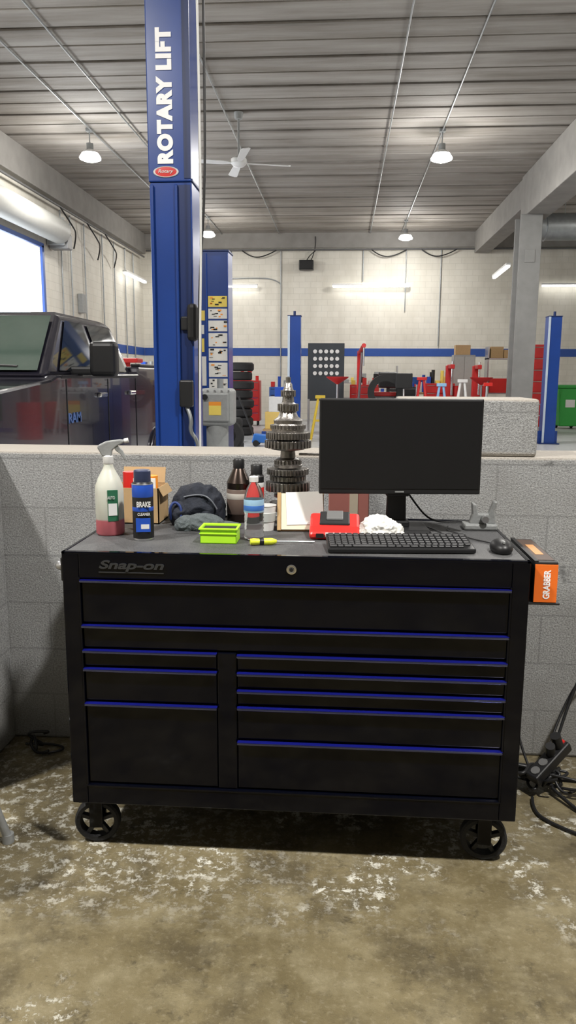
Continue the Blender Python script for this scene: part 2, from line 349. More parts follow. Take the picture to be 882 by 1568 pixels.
c1+=[boxes('extension',[(x-.16,x+.15,y-.015,y+.30,2.9,5.1)],liftblue,.008),
  boxes('edge_ribs',[(x-.15,x-.125,y-.03,y,0.03,2.88),(x+.03,x+.05,y-.03,y,0.03,2.88)],liftblue,.006),
  boxes('recess',[(x+.05,x+.14,y-.004,y,0.03,2.88)],liftdark,.001),
  boxes('extension_edge',[(x+.10,x+.15,y-.02,y-.013,2.92,5.08)],liftdark,.001),
  text('lettering','ROTARY LIFT',lw,at(x-.032,y-.02,3.465)@FACEUP,.89,.115,.003,.068,0.,1.15),
  lathe('badge',[(0,0),(.085,0),(.085,.006),(0,.008)],redp,at(x-.03,y-.016,2.965)@FACE@Matrix.Diagonal((1,.42,1,1)),32),
  lathe('badge_rim',[(.075,.0),(.092,.0),(.092,.005),(.085,.009),(.075,.005)],white,at(x-.03,y-.016,2.965)@FACE@Matrix.Diagonal((1,.42,1,1)),32),
  text('badge_text','Rotary',white,at(x-.03,y-.026,2.965)@FACE,.11,.03,.002,.01,.3),
  box('door_pad',x+.11,x+.19,y-.08,y-.0,1.78,2.05,blackpl,.03),
  box('pad_bracket',x+.06,x+.12,y-.04,y,1.86,1.96,blackpl,.01),
  box('lock_box',x+.05,x+.15,y-.1,y-.03,1.30,1.50,blackpl,.015),
  tube('lock_cable',[(x+.1,y-.06,1.3),(x+.14,y-.08,1.22),(x+.12,y-.07,1.12),(x+.18,y-.06,1.05),(x+.2,y-.06,.9)],.015,galv),
  boxes('lift_arm',[(x-.1,x+.1,y+.35,y+.9,.16,.28)],liftdark,.01)]
group('two_post_lift_column',c1)
tube('hanging_cable',[(-.99,5.6,5.6),(-.98,5.6,4.6),(-.975,5.6,3.6),(-.98,5.6,2.8),(-1.03,5.6,2.2),(-1.045,5.62,1.7),(-1.05,5.64,1.1),(-1.05,5.64,.05)],.009,blackpl)
tube('air_hose',[(-1.03,5.5,6.2),(-1.01,5.5,4.6),(-.995,5.5,3.4),(-.995,5.5,2.4),(-1.03,5.55,1.6),(-1.04,5.55,.02)],.008,M('hose_white',(.7,.7,.68),.4))
x,y=-1.49,8.9
c2=lift(x,y,2.9,.36,.34)
labs=[]; labg=[]
for k,(z0,z1) in enumerate([(2.30,2.42),(2.17,2.28),(2.03,2.15),(1.86,2.01),(1.70,1.84),(1.52,1.68),(1.38,1.50)]):
    c2.append(box('label_%d'%k,x-.05,x+.165,y-.006,y-.001,z0,z1,[yellowl,paper,paper,paper,paper,paper,paper][k],0))
    for q in range(9):
        zz=z0+.012+(z1-z0-.03)*random.random(); xx=x-.045+.18*random.random()
        (labs if q%3 else labg).append((xx,xx+.015+.03*random.random(),y-.008,y-.006,zz,zz+.004+.016*random.random()))
c2.append(boxes('label_print',labs,blackmat)); c2.append(boxes('label_print_orange',labg,orangel))
c2.append(boxes('label_side',[(x-.16,x-.08,y-.006,y-.001,1.42,1.75),(x-.15,x-.1,y-.006,y-.001,2.0,2.1)],paper))
c2.append(boxes('label_side_yellow',[(x-.16,x-.1,y-.006,y-.001,1.8,1.95),(x-.16,x-.09,y-.006,y-.001,2.15,2.26)],yellowl))
c2.append(boxes('edge_ribs',[(x-.18,x-.165,y-.02,y,0.03,2.88),(x-.075,x-.06,y-.02,y,.03,2.88),(x+.17,x+.18,y-.02,y,.03,2.88)],liftblue,.004))
group('two_post_lift_column',c2)
x=-1.36;y=8.2
pu=[box('housing',x-.17,x+.19,y,y+.32,1.0,1.40,greybox,.05,None,4),box('cover',x-.13,x+.15,y-.03,y,1.05,1.35,greybox,.03),
  boxes('warning_label',[(x-.06,x+.07,y-.036,y-.031,1.12,1.22)],yellowl),boxes('warning_band',[(x-.06,x+.07,y-.036,y-.031,1.22,1.26)],orangel),
  cyl('switch',(x-.10,y-.03,1.31),(x-.10,y-.07,1.31),.03,blackpl),cyl('motor',(x,y+.15,.70),(x,y+.15,1.02),.12,greybox,28),
  cyl('tank',(x,y+.15,.2),(x,y+.15,.70),.13,blackpl,28),cyl('gland',(x+.04,y+.12,1.40),(x+.04,y+.12,1.50),.035,galv),
  box('mount',x-.1,x+.1,y+.3,y+.68,.6,1.1,liftdark,.01),box('stand',x-.12,x+.12,y+.05,y+.3,0,.2,liftdark,.01)]
for k in range(5): pu.append(cyl('bolt_%d'%k,(x-.15+.075*k,y+.005,1.375),(x-.15+.075*k,y-.02,1.375),.01,steel,8))
group('hydraulic_power_unit',pu)
for (x,y) in ((-1.15,18.2),(4.80,18.4)):
    g=lift(x,y,2.9,.30,.3)
    g+=[cyl('eye_bolt',(x,y+.1,2.92),(x,y+.1,3.02),.03,liftdark),boxes('edge',[(x-.15,x-.10,y-.012,y-.0,0.03,2.9)],M('lift_light',(.45,.52,.6),.4),.003),
        boxes('swing_arm',[(x-.8,x-.1,y+.35,y+.45,.12,.22)],liftblue,.01)]
    group('two_post_lift_column',g)
# ------------------------------------------------------------------ pickup truck
TX=-3.12; TY=4.05
def arch(cs,r,z0,n=12,zc=.42):
    a0=math.asin((z0-zc)/r); return [(cs+r*math.cos(t),zc+r*math.sin(t)) for t in [a0+(math.pi-2*a0)*k/n for k in range(n+1)]]
prof=[(.04,.5),(0,.62),(0,.82),(.06,.86),(.06,1.22),(.16,1.36),(.6,1.43),(1.5,1.50),(1.62,1.53),(3.9,1.55),(3.92,1.55),(3.94,1.62),(5.72,1.62),(5.78,1.56),(5.78,.85),(5.82,.8),(5.82,.6),(5.3,.55)]
prof+=arch(4.75,.50,.5)+arch(1.05,.50,.5)
P=[(TY+s,z) for s,z in prof]
tr=[extr('body',P,TX-1.0,TX+1.0,truckp,.045)]
def gp(s,w,side):
    xw=.94+(.76-.94)*w; return (TX+side*xw,TY+s,1.52+(2.05-1.52)*w)
def frs(w): return 1.55+(2.38-1.55)*w
def rrs(w): return 3.9+(3.72-3.9)*w
vs=[]
for w in (0,.55,.93,1.0):
    xi=.0 if w<1 else .06
    for side,s in ((-1,frs(w)+(.05 if w==1 else 0)),(1,frs(w)+(.05 if w==1 else 0)),(1,rrs(w)-(.05 if w==1 else 0)),(-1,rrs(w)-(.05 if w==1 else 0))):
        p=V(gp(s,w,side)); p.x-=side*xi; vs.append(tuple(p))
fs=[(3,2,1,0),(12,13,14,15)]
for k in range(3):
    b=4*k
    for j in range(4): fs.append((b+j,b+(j+1)%4,b+4+(j+1)%4,b+4+j))
me=bpy.data.meshes.new('cab'); me.from_pydata(vs,[],fs); tr.append(bev(obj('cab',me,truckp),.04,3))
def panel(name,pts,mat,off):
    me=bpy.data.meshes.new(name); vs=[tuple(V(p)+V(off)) for p in pts]; me.from_pydata(vs,[],[tuple(range(len(vs)))]); return obj(name,me,mat)
for side,nm in ((1,'l'),(-1,'r')):
    o=(.012*side,0,.003)
    tr.append(panel('window_front_'+nm,[gp(frs(.08)+.22,.08,side),gp(2.80,.08,side),gp(2.80,.86,side),gp(frs(.86)+.12,.86,side)],glass,o))
    tr.append(panel('window_rear_'+nm,[gp(2.93,.08,side),gp(3.70,.08,side),gp(3.60,.86,side),gp(2.93,.86,side)],glass,o))
    xo=TX+side*1.0
    tr.append(boxes('belt_moulding_'+nm,[(min(xo-side*.07,xo+side*.006),max(xo-side*.07,xo+side*.006),TY+1.7,TY+3.85,1.505,1.53)],blackpl,.004))
    tr.append(boxes('seams_'+nm,[(xo-.004,xo+.004,TY+s-.006,TY+s+.006,.55,1.5) for s in (1.8,2.86,3.8)]+[(xo-.004,xo+.004,TY+1.8,TY+3.8,.62,.635)],blackmat))
    tr.append(boxes('handles_'+nm,[(xo-.01,xo+.035,TY+s,TY+s+.2,1.34,1.385) for s in (2.55,3.5)],chrome,.015))
    tr.append(boxes('mirror_'+nm,[(min(xo+side*.08,xo+side*.30),max(xo+side*.08,xo+side*.30),TY+2.1,TY+2.24,1.52,1.80)],blackpl,.04,None,3))
    tr.append(boxes('mirror_arm_'+nm,[(min(xo-side*.1,xo+side*.12),max(xo-side*.1,xo+side*.12),TY+2.12,TY+2.2,1.53,1.60)],blackpl,.02))
    tr.append(boxes('step_'+nm,[(min(xo-side*.1,xo+side*.06),max(xo-side*.1,xo+side*.06),TY+1.75,TY+4.0,.42,.49)],blackpl,.02))
    tr.append(boxes('rail_cap_'+nm,[(min(xo-side*.1,xo+side*.0),max(xo-side*.1,xo+side*.0),TY+3.98,TY+5.72,1.62,1.65)],blackpl,.01))
    tr.append(boxes('headlight_'+nm,[(min(TX+side*.6,TX+side*.93),max(TX+side*.6,TX+side*.93),TY+.03,TY+.12,1.02,1.25)],white,.02))
    tr.append(boxes('tail_light_'+nm,[(min(TX+side*.86,TX+side*1.0),max(TX+side*.86,TX+side*1.0),TY+5.7,TY+5.80,1.1,1.55)],redp,.02))
    for s,nn in ((1.05,'f'),(4.75,'r')):
        Tm=at(xo-side*.15,TY+s,.42)@Matrix.Rotation(R(90*side),4,'Y')
        tr.append(lathe('tyre_%s%s'%(nn,nm),[(.25,-.13),(.38,-.14),(.415,-.11),(.42,0),(.415,.11),(.38,.14),(.25,.13)],rubber,Tm,40))
        tr.append(lathe('rim_%s%s'%(nn,nm),[(.25,-.1),(.25,.13),(.22,.12),(.2,.06),(.08,.05),(.07,.1),(0,.1)],steel,Tm,32))
    for s in (1.05,4.75):
        pts=[(xo+side*.005,TY+s+.53*math.cos(t),.42+.53*math.sin(t)) for t in [R(15+150*k/12) for k in range(13)]]
        tr.append(tube('flare_%s%d'%(nm,int(s)),pts,.03,truckp))
tr.append(panel('windshield',[gp(frs(.06),.06,-.93),gp(frs(.06),.06,.93),gp(frs(.9),.9,.93),gp(frs(.9),.9,-.93)],M('windshield_glass',(.06,.09,.075),.04),(0,-.02,.014)))
tr.append(tube('roof_antenna',[(TX-.3,TY+2.6,2.05),(TX-.3,TY+2.62,2.10),(TX-.3,TY+2.7,2.10)],.02,blackpl))
tr.append(boxes('grille',[(TX-.55,TX+.55,TY+.03,TY+.07,.9,1.25)],blackpl,.02)); tr.append(boxes('bumper',[(TX-.98,TX+.98,TY-.1,TY+.1,.5,.8)],chrome,.05))
tr.append(boxes('hood_bulge',[(TX-.5,TX+.5,TY+.5,TY+1.45,1.42,1.50)],truckp,.04))
tr.append(text('door_badge','RAM',M('badge_blue',(.08,.16,.4),.3),at(TX+1.005,TY+1.95,1.2)@Matrix(((0,0,1,0),(1,0,0,0),(0,1,0,0),(0,0,0,1))),.28,.08,.006,.01))
tr.append(tube('wiper',[(TX-.2,TY+1.55,1.57),(TX+.2,TY+1.66,1.62),(TX+.7,TY+1.62,1.59)],.012,blackpl))
group('pickup_truck',tr)
# ------------------------------------------------------------------ far clutter
def tyre(x,y,z,r=.36,w=.22,T=None):
    return lathe('tyre',[(r*.58,-w/2),(r*.9,-w/2),(r,-w*.3),(r,w*.3),(r*.9,w/2),(r*.58,w/2),(r*.58,-w/2)],rubber,T or at(x,y,z),36)
group('tire_stack',[tyre(-2.75+random.uniform(-.04,.04),20.2,.12+.235*k,.40) for k in range(8)])
group('tire_stack',[tyre(-2.35+random.uniform(-.04,.04),15.5,.12+.235*k,.34) for k in range(3)]+[tyre(0,0,0,.34,.2,at(-2.25,14.9,.37)@Matrix.Rotation(R(75),4,'X'))])
def casters(x0,x1,y0,y1,r=.06):
    return [cyl('wheel_%d'%k,(x-.015,y,r),(x+.015,y,r),r,rubber,16) for k,(x,y) in enumerate([(x0,y0),(x1,y0),(x0,y1),(x1,y1)])]
g=[box('panel',-1.0,.02,22.,22.05,.85,2.45,M('board_dark',(.035,.042,.05),.6),.01),boxes('legs',[(-1.0,-.94,21.95,22.1,0,.9),(-.04,.02,21.95,22.1,0,.9)],steel)]
for r_ in range(4):
    for c_ in range(5): g.append(cyl('disc_%d%d'%(r_,c_),(-.80+.155*c_,22.0,2.22-.2*r_),(-.80+.155*c_,21.97,2.22-.2*r_),.055,white,16))
group('display_board',g)
cm=[redp,white,bluecan,redp,blackpl,greybox,yellowl]
def toolcart(x,y,w,d,h,mat,name='tool_cart',nd=5,junk=0):
    g=[box('body',x,x+w,y,y+d,.14,h,mat,.01)]+casters(x+.08,x+w-.08,y+.08,y+d-.08,.07)
    g.append(boxes('drawers',[(x+.03,x+w-.03,y-.015,y,.18+(h-.22)/nd*k,.18+(h-.22)/nd*(k+.92)) for k in range(nd)],mat,.004))
    g.append(boxes('pulls',[(x+.05,x+w-.05,y-.03,y-.015,.18+(h-.22)/nd*(k+.85),.18+(h-.22)/nd*(k+.92)) for k in range(nd)],chrome))
    for k in range(junk):
        xx=x+.1+(w-.2)*k/max(1,junk-1); hh=.08+.35*random.random(); m=random.choice(cm)
        g.append(cyl('item_%d'%k,(xx,y+.2,h),(xx,y+.2,h+hh),.05,m,12) if k%2 else box('item_%d'%k,xx-.06,xx+.06,y+.1,y+.3,h,h+hh,m,.01))
    group(name,g)
def hoist(x,y):
    group('engine_hoist',[boxes('base',[(x-.3,x-.24,y-.7,y+.6,.08,.16),(x+.24,x+.3,y-.7,y+.6,.08,.16),(x-.3,x+.3,y+.5,y+.6,.08,.16)],redpaint,.005),
      boxes('mast',[(x-.06,x+.06,y+.5,y+.6,.16,2.2)],redpaint,.005),cyl('boom',(x,y+.55,2.15),(x+.08,y-.7,2.3),.055,redpaint,12),cyl('ram',(x,y+.5,.9),(x+.05,y-.1,2.15),.035,steel,12),
      tube('chain',[(x+.08,y-.68,2.25),(x+.08,y-.68,1.8)],.02,steel)]+casters(x-.27,x+.27,y-.65,y+.5,.06))
def tyrechanger(x,y,mat):
    group('tire_changer',[box('cabinet',x-.3,x+.3,y-.3,y+.45,0,.75,mat,.04),cyl('turntable',(x,y,.75),(x,y,.9),.30,steel,28),cyl('hub',(x,y,.9),(x,y,1.0),.1,blackpl,16),
     box('tower',x-.1,x+.1,y+.42,y+.6,.0,1.85,mat,.02),box('arm',x-.06,x+.06,y-.1,y+.55,1.75,1.87,mat,.02),cyl('mount_bar',(x,y-.05,1.05),(x,y-.05,1.95),.03,chrome,12),
     cyl('air_tank',(x+.2,y+.55,.6),(x+.2,y+.55,1.3),.1,mat,20),boxes('pedals',[(x-.25+.15*k,x-.18+.15*k,y-.42,y-.28,.08,.12) for k in range(3)],blackpl,.01)])
def balancer(x,y):
    group('wheel_balancer',[box('cabinet',x-.35,x+.35,y-.25,y+.3,0,1.05,M('balancer_grey',(.25,.25,.27),.4),.05),box('tray',x-.38,x+.38,y-.28,y+.3,1.05,1.15,redpaint,.02),
      lathe('hood',[(.28,-.12),(.44,-.12),(.44,.12),(.28,.12)],blackpl,at(x-.1,y-.45,1.15)@Matrix.Rotation(R(90),4,'X'),28),cyl('shaft',(x-.1,y-.25,.95),(x-.1,y-.75,.95),.03,chrome,12),
      box('display',x-.25,x+.25,y+.1,y+.2,1.25,1.65,blackpl,.03),box('post',x-.04,x+.04,y+.14,y+.2,1.1,1.3,blackpl)])
def stand(x,y,h,mat):
    group('jack_stand',[cyl('leg_1',(x-.22,y-.2,0),(x-.05,y,h),.03,mat,8),cyl('leg_2',(x+.22,y-.2,0),(x+.05,y,h),.03,mat,8),cyl('leg_3',(x-.22,y+.2,0),(x-.05,y,h),.03,mat,8),cyl('leg_4',(x+.22,y+.2,0),(x+.05,y,h),.03,mat,8),
     box('head',x-.12,x+.12,y-.05,y+.05,h,h+.08,mat,.01),boxes('brace',[(x-.15,x+.15,y-.12,y-.1,h*.45,h*.5)],mat)])
blueb=M('blue_paint',(.04,.12,.4),.4)
ltb=M('lt_blue_paint',(.25,.45,.7),.4)
hoist(.42,20.4)
balancer(1.15,20.0)
stand(1.95,19.6,1.45,redpaint); stand(2.45,19.7,1.3,ltb); stand(2.95,19.6,1.4,white)
stand(-.55,18.9,1.0,M('yellow_paint',(.7,.5,.05),.4)); stand(-3.7,19.6,1.2,redpaint)
toolcart(.2,23.,.85,.5,1.3,redpaint,junk=5); toolcart(1.3,23.,.85,.5,1.25,blackpl,junk=6); toolcart(2.4,23.,.85,.5,1.35,redpaint,junk=6)
tyrechanger(3.75,22.,redpaint); tyrechanger(-4.2,23.4,redpaint); tyrechanger(2.9,21.2,redpaint)
toolcart(-3.5,24.2,.9,.5,1.4,redpaint,junk=4); toolcart(-5.4,19.,.9,.5,1.5,redpaint,junk=5); toolcart(-2.3,24.2,.8,.5,1.2,blueb,junk=4)
balancer(-5.6,22.)
# portable oil drain, fluid evacuator
def drain(x,y,mat):
    group('oil_drain',[lathe('tank',[(0,.1),(.2,.1),(.24,.15),(.24,.75),(.2,.82),(0,.84)],mat,at(x,y,0),28),cyl('pole',(x,y,.82),(x,y,1.35),.025,steel,12),
      lathe('funnel',[(.02,1.33),(.28,1.5),(.29,1.53),(.27,1.52),(.02,1.36)],mat,at(x,y,0),28)]+casters(x-.18,x+.18,y-.15,y+.15,.06))
drain(-.15,20.2,redpaint); drain(1.95,20.9,blueb); drain(3.55,20.4,redpaint); drain(-3.3,17.6,blueb)
# swivel chair
x,y=1.45,18.6
ch_=[cyl('column',(x,y,.1),(x,y,1.0),.03,steel,12),lathe('seat',[(0,1.0),(.2,1.0),(.22,1.03),(.2,1.07),(0,1.08)],blackpl,at(x,y,0),24),box('backrest',x-.2,x+.2,y+.18,y+.23,1.25,1.62,blackpl,.04,None,3),tube('back_arm',[(x,y+.1,1.02),(x,y+.26,1.1),(x,y+.24,1.4)],.02,steel)]
for k in range(5):
    a=R(72*k+10); ch_.append(cyl('foot_%d'%k,(x,y,.12),(x+.28*math.cos(a),y+.28*math.sin(a),.06),.02,steel,8)); ch_.append(cyl('caster_%d'%k,(x+.27*math.cos(a)-.01,y+.27*math.sin(a),.03),(x+.27*math.cos(a)+.02,y+.27*math.sin(a),.03),.03,rubber,10))
group('swivel_chair',ch_)
group('transmission_jack',[box('base',-5.5,-4.8,15.2,15.8,.1,.2,redpaint,.02),cyl('post',(-5.15,15.5,.2),(-5.15,15.5,1.6),.07,redpaint,16),box('saddle',-5.4,-4.9,15.3,15.7,1.6,1.68,redpaint,.02),cyl('arm',(-5.4,15.5,1.68),(-4.4,15.4,1.9),.03,steel,10)]+casters(-5.45,-4.85,15.25,15.75,.06))
group('transmission_jack',[box('base',-4.1,-3.5,13.2,13.8,.1,.2,redpaint,.02),cyl('post',(-3.8,13.5,.2),(-3.8,13.5,1.75),.07,redpaint,16),box('saddle',-4.05,-3.55,13.3,13.7,1.75,1.83,redpaint,.02),cyl('crank',(-3.8,13.45,1.3),(-3.45,13.4,1.5),.025,steel,10)]+casters(-4.05,-3.55,13.25,13.75,.06))
g=[box('top',2.3,4.1,25.2,26.,.98,1.05,M('bench_wood',(.3,.2,.1),.6),.01),boxes('legs',[(2.35,2.43,25.25,25.35,0,.98),(3.98,4.06,25.25,25.35,0,.98),(2.35,2.43,25.85,25.95,0,.98),(3.98,4.06,25.85,25.95,0,.98)],steel),box('shelf',2.4,4.0,25.3,25.9,.3,.34,steel)]
for k in range(14):
    xx=2.35+.12*k; hh=.15+.5*random.random()
    g.append(cyl('item_%d'%k,(xx,25.5,1.05),(xx,25.5,1.05+hh),.05,cm[k%6],12))
group('workbench',g)
g=[boxes('frame',[(a,a+.04,26.6,27.2,0,1.9) for a in (-.8,.5,1.8)]+[(-.8,1.84,26.6,27.2,z,z+.03) for z in (.3,.8,1.3)],steel)]
for k in range(34):
    xx=-.7+2.4*random.random(); z=random.choice([.33,.83,1.33,1.33]); w=.1+.1*random.random()
    g.append(box('bin_%d'%k,xx,xx+w,26.65,26.95,z,z+.1+.3*random.random(),random.choice(cm),.01))
group('parts_shelf',g)
for (x,y,m) in ((-3.3,21.6,bluecan),(3.3,18.2,redp)):
    group('oil_drum',[lathe('drum',[(0,0),(.29,0),(.29,.3),(.3,.31),(.29,.32),(.29,.6),(.3,.61),(.29,.62),(.29,.88),(.27,.88),(.27,.86),(0,.86)],m,at(x,y,0),32),cyl('pump',(x,y,.86),(x,y,1.35),.03,steel,12),box('pump_head',x-.08,x+.12,y-.04,y+.04,1.33,1.41,redp,.01)])
g=[boxes('shelf_frame',[(4.6,4.65,25.5,26.,0,2.5),(5.5,5.55,25.5,26.,0,2.5),(4.6,5.55,25.5,26.,2.1,2.14),(4.6,5.55,25.5,26.,1.0,1.04),(4.6,5.55,25.5,26.,.3,.34)],steel),
   box('carton_1',4.7,5.1,25.55,25.9,2.14,2.5,cardb,.01),box('carton_2',5.12,5.4,25.55,25.9,2.14,2.4,cardb,.01),box('carton_3',4.7,5.3,25.55,25.9,1.04,1.5,redp,.01)]
group('storage_rack',g)
group('storage_cabinet',[box('body',3.35,4.0,24.2,24.7,.05,2.2,M('cab_grey',(.3,.3,.29),.5),.01),boxes('doors',[(3.37,3.67,24.18,24.2,.1,2.15),(3.68,3.98,24.18,24.2,.1,2.15)],M('cab_grey2',(.36,.36,.34),.5),.005),box('carton',3.4,3.85,24.25,24.6,2.2,2.5,cardb,.01),boxes('feet',[(3.37,3.45,24.25,24.65,0,.05),(3.9,3.98,24.25,24.65,0,.05)],blackpl)])
toolcart(4.95,22.6,.8,.5,2.45,redpaint,'tool_cabinet',7)
def bin_(x,y):
    group('wheeled_bin',[extr('body',[(x-.28,.08),(x+.28,.08),(x+.36,1.22),(x-.36,1.22)],y,y+.6,greenbin,.03,'y'),box('lid',x-.39,x+.39,y-.05,y+.63,1.22,1.32,greenbin,.03),box('front_label',x-.14,x+.14,y-.008,y,.65,.88,white),boxes('ribs',[(x-.3,x-.26,y-.02,y+.02,.2,1.2),(x+.26,x+.3,y-.02,y+.02,.2,1.2)],greenbin,.01),
      cyl('wheel_1',(x-.26,y+.55,.1),(x-.2,y+.55,.1),.1,rubber),cyl('wheel_2',(x+.2,y+.55,.1),(x+.26,y+.55,.1),.1,rubber),cyl('handle',(x-.25,y+.66,1.26),(x+.25,y+.66,1.26),.02,greenbin,12)])
bin_(6.85,24.); bin_(7.9,24.)
group('floor_jack',[extr('frame',[(-2.0,.08),(-1.4,.08),(-1.35,.2),(-1.95,.28)],16.9,17.2,M('jack_blue',(.03,.15,.5),.4),.02,'y'),cyl('handle',(-1.95,17.05,.2),(-2.3,17.05,1.1),.02,blackpl,12),cyl('saddle',(-1.5,17.05,.2),(-1.5,17.05,.3),.07,steel,16)]+
   [cyl('wheel_%d'%k,(xx,16.86+.35*kk,.07),(xx,16.9+.35*kk,.07),.07,rubber,16) for k,(xx,kk) in enumerate([(-1.9,0),(-1.45,0),(-1.9,1),(-1.45,1)])])
group('pallet_of_boxes',[boxes('pallet',[(-2.1,-1.15,20.3,21.1,0,.04),(-2.1,-1.15,20.3,20.4,.04,.12),(-2.1,-1.15,21.,21.1,.04,.12),(-2.1,-1.15,20.3,21.1,.12,.15)],cardb),box('carton_a',-2.05,-1.65,20.4,20.9,.15,.6,M('carton_yellow',(.7,.5,.15),.6),.01),box('carton_b',-1.6,-1.25,20.4,20.9,.15,.6,bluecan,.01),box('carton_c',-1.95,-1.5,20.4,20.9,.6,1.0,white,.01),box('carton_d',-1.48,-1.25,20.45,20.8,.6,1.05,redp,.01),box('carton_e',-1.8,-1.5,20.45,20.8,1.0,1.25,bluecan,.01)])
# ------------------------------------------------------------------ rolling tool chest
X0,X1,YC0,YC1,ZB,ZT=-.845,.555,2.222,2.86,.175,1.0
g=[]
g.append(boxes('carcass',[(X0,X1,YC0+.03,YC1,ZB,ZT-.006)],blackgloss,.006))
g.append(boxes('face_frame',[(X0,X0+.052,YC0,YC0+.04,ZB,ZT),(X1-.052,X1,YC0,YC0+.04,ZB,ZT),(X0+.052,X1-.052,YC0,YC0+.04,ZB,.244),
   (X0+.052,X1-.052,YC0,YC0+.04,.921,ZT),(-.371,-.311,YC0+.004,YC0+.04,.244,.695)],blackgloss,.004))
g.append(boxes('top_rim',[(X0,X1,YC0,YC0+.02,ZT-.004,ZT+.004),(X0,X0+.012,YC0,YC1,ZT-.004,ZT+.004),(X1-.012,X1,YC0,YC1,ZT-.004,ZT+.004),(X0,X1,YC1-.015,YC1,ZT-.004,ZT+.008)],blackgloss,.002))
g.append(box('top_mat',X0+.012,X1-.012,YC0+.018,YC1-.015,ZT-.01,ZT+.003,RUB,.001))
dr=[(-.791,.504,.921,.777),(-.791,.504,.777,.697),(-.791,-.371,.697,.637),(-.791,-.371,.637,.523),(-.791,-.371,.523,.244)]
zz=[.694,.637,.580,.525,.411,.244]
dr+=[(-.311,.504,zz[k],zz[k+1]) for k in range(5)]
g.append(boxes('drawer_fronts',[(a+.003,b-.003,YC0+.006,YC0+.05,z1+.004,z0-.013) for a,b,z0,z1 in dr],blackgloss,.003))
g.append(boxes('drawer_pulls',[(a+.001,b-.001,YC0-.010,YC0+.03,z0-.012,z0-.0052) for a,b,z0,z1 in dr],darkmetal,.0032,None,4))
g.append(boxes('drawer_trim',[(a+.001,b-.001,YC0-.007,YC0+.02,z0-.0052,z0-.0036) for a,b,z0,z1 in dr],bluetrim,.0006))
g.append(boxes('inner_lip',[(X0+.05,X0+.056,YC0-.002,YC0+.02,.24,.925),(X1-.056,X1-.05,YC0-.002,YC0+.02,.24,.925),(X0+.05,X1-.05,YC0-.003,YC0+.02,.236,.242)],blackgloss,.0015))
g.append(text('logo','Snap-on',M('logo_grey',(.07,.073,.08),.25,.6),at(-.628,YC0-.003,.963)@FACE,.20,.034,.004,.03,.25))
g.append(boxes('logo_underline',[(-.73,-.53,YC0-.003,YC0,.941,.944)],_m['logo_grey']))
g.append(lathe('lock',[(0,.006),(.006,.006),(.007,.004),(.011,.005),(.015,.004),(.016,0)],chrome,at(-.144,YC0,.964)@FACE,24))
g.append(cyl('lock_core',(-.144,YC0-.004,.964),(-.144,YC0-.009,.964),.006,blackpl,12))
hx=X0-.030
g.append(tube('push_handle',[(X0,YC0+.05,.945),(hx,YC0+.05,.945),(hx,YC0+.08,.945),(hx,YC1-.1,.945),(hx,YC1-.06,.945),(X0,YC1-.06,.945)],.014,steel))
g.append(boxes('handle_mounts',[(X0-.012,X0,YC0+.02,YC0+.09,.905,.98),(X0-.012,X0,YC1-.1,YC1-.02,.905,.98)],blackpl,.004))
for k,(cx,cy,a) in enumerate([(-.79,2.30,6),(.475,2.30,-5),(-.77,2.76,20),(.47,2.76,-10)]):
    T=at(cx,cy,0)@Matrix.Rotation(R(a),4,'Z'); W=T@at(0,0,.074)@Matrix.Rotation(R(90),4,'X')
    g.append(lathe('caster_tyre_%d'%k,[(.056,-.018),(.068,-.02),(.074,-.013),(.074,.013),(.068,.02),(.056,.018),(.056,-.018)],rubber,W,40))
    g.append(lathe('caster_hub_%d'%k,[(0,-.024),(.016,-.024),(.02,-.018),(.02,.018),(.016,.024),(0,.024)],blackpl,W,24))
    for j in range(5): g.append(boxes('caster_spoke_%d_%d'%(k,j),[(.015,.058,-.007,.007,-.01,.01)],blackpl,.002,W@Matrix.Rotation(R(72*j+18),4,'Z')))
    g.append(boxes('caster_fork_%d'%k,[(-.022,.022,-.033,-.027,.06,.158),(-.022,.022,.027,.033,.06,.158),(-.04,.04,-.036,.036,.152,.16)],blackgloss,.003,T))
    g.append(boxes('caster_plate_%d'%k,[(-.05,.05,-.05,.05,.16,.176)],blackgloss,.003,T))
group('rolling_tool_chest',g)
TOP=1.0035
# ---- monitor
T=at(.192,2.60,0)@Matrix.Rotation(R(4),4,'Z')
group('computer_monitor',[box('bezel',-.27,.27,-.03,-.008,1.143,1.46,blackpl,.004,T),box('screen',-.264,.264,-.0315,-.0295,1.160,1.454,M('screen_off',(.009,.009,.010),.28),.001,T),
  box('rear_shell',-.2,.2,-.008,.03,1.2,1.42,blackpl,.015,T),box('chin_logo',-.015,.015,-.0318,-.030,1.149,1.153,greybox,0,T),
  extr('neck',[(-.035,1.02),(.035,1.02),(.028,1.3),(-.028,1.3)],.03,.05,blackpl,.004,'y',T),box('neck_collar',-.04,.04,.0,.055,1.13,1.16,blackpl,.006,T),box('stand_base',-.08,.11,-.045,.12,TOP,TOP+.018,blackpl,.008,T),
  box('neck_foot',-.045,.045,.015,.06,TOP+.015,TOP+.04,blackpl,.006,T)])
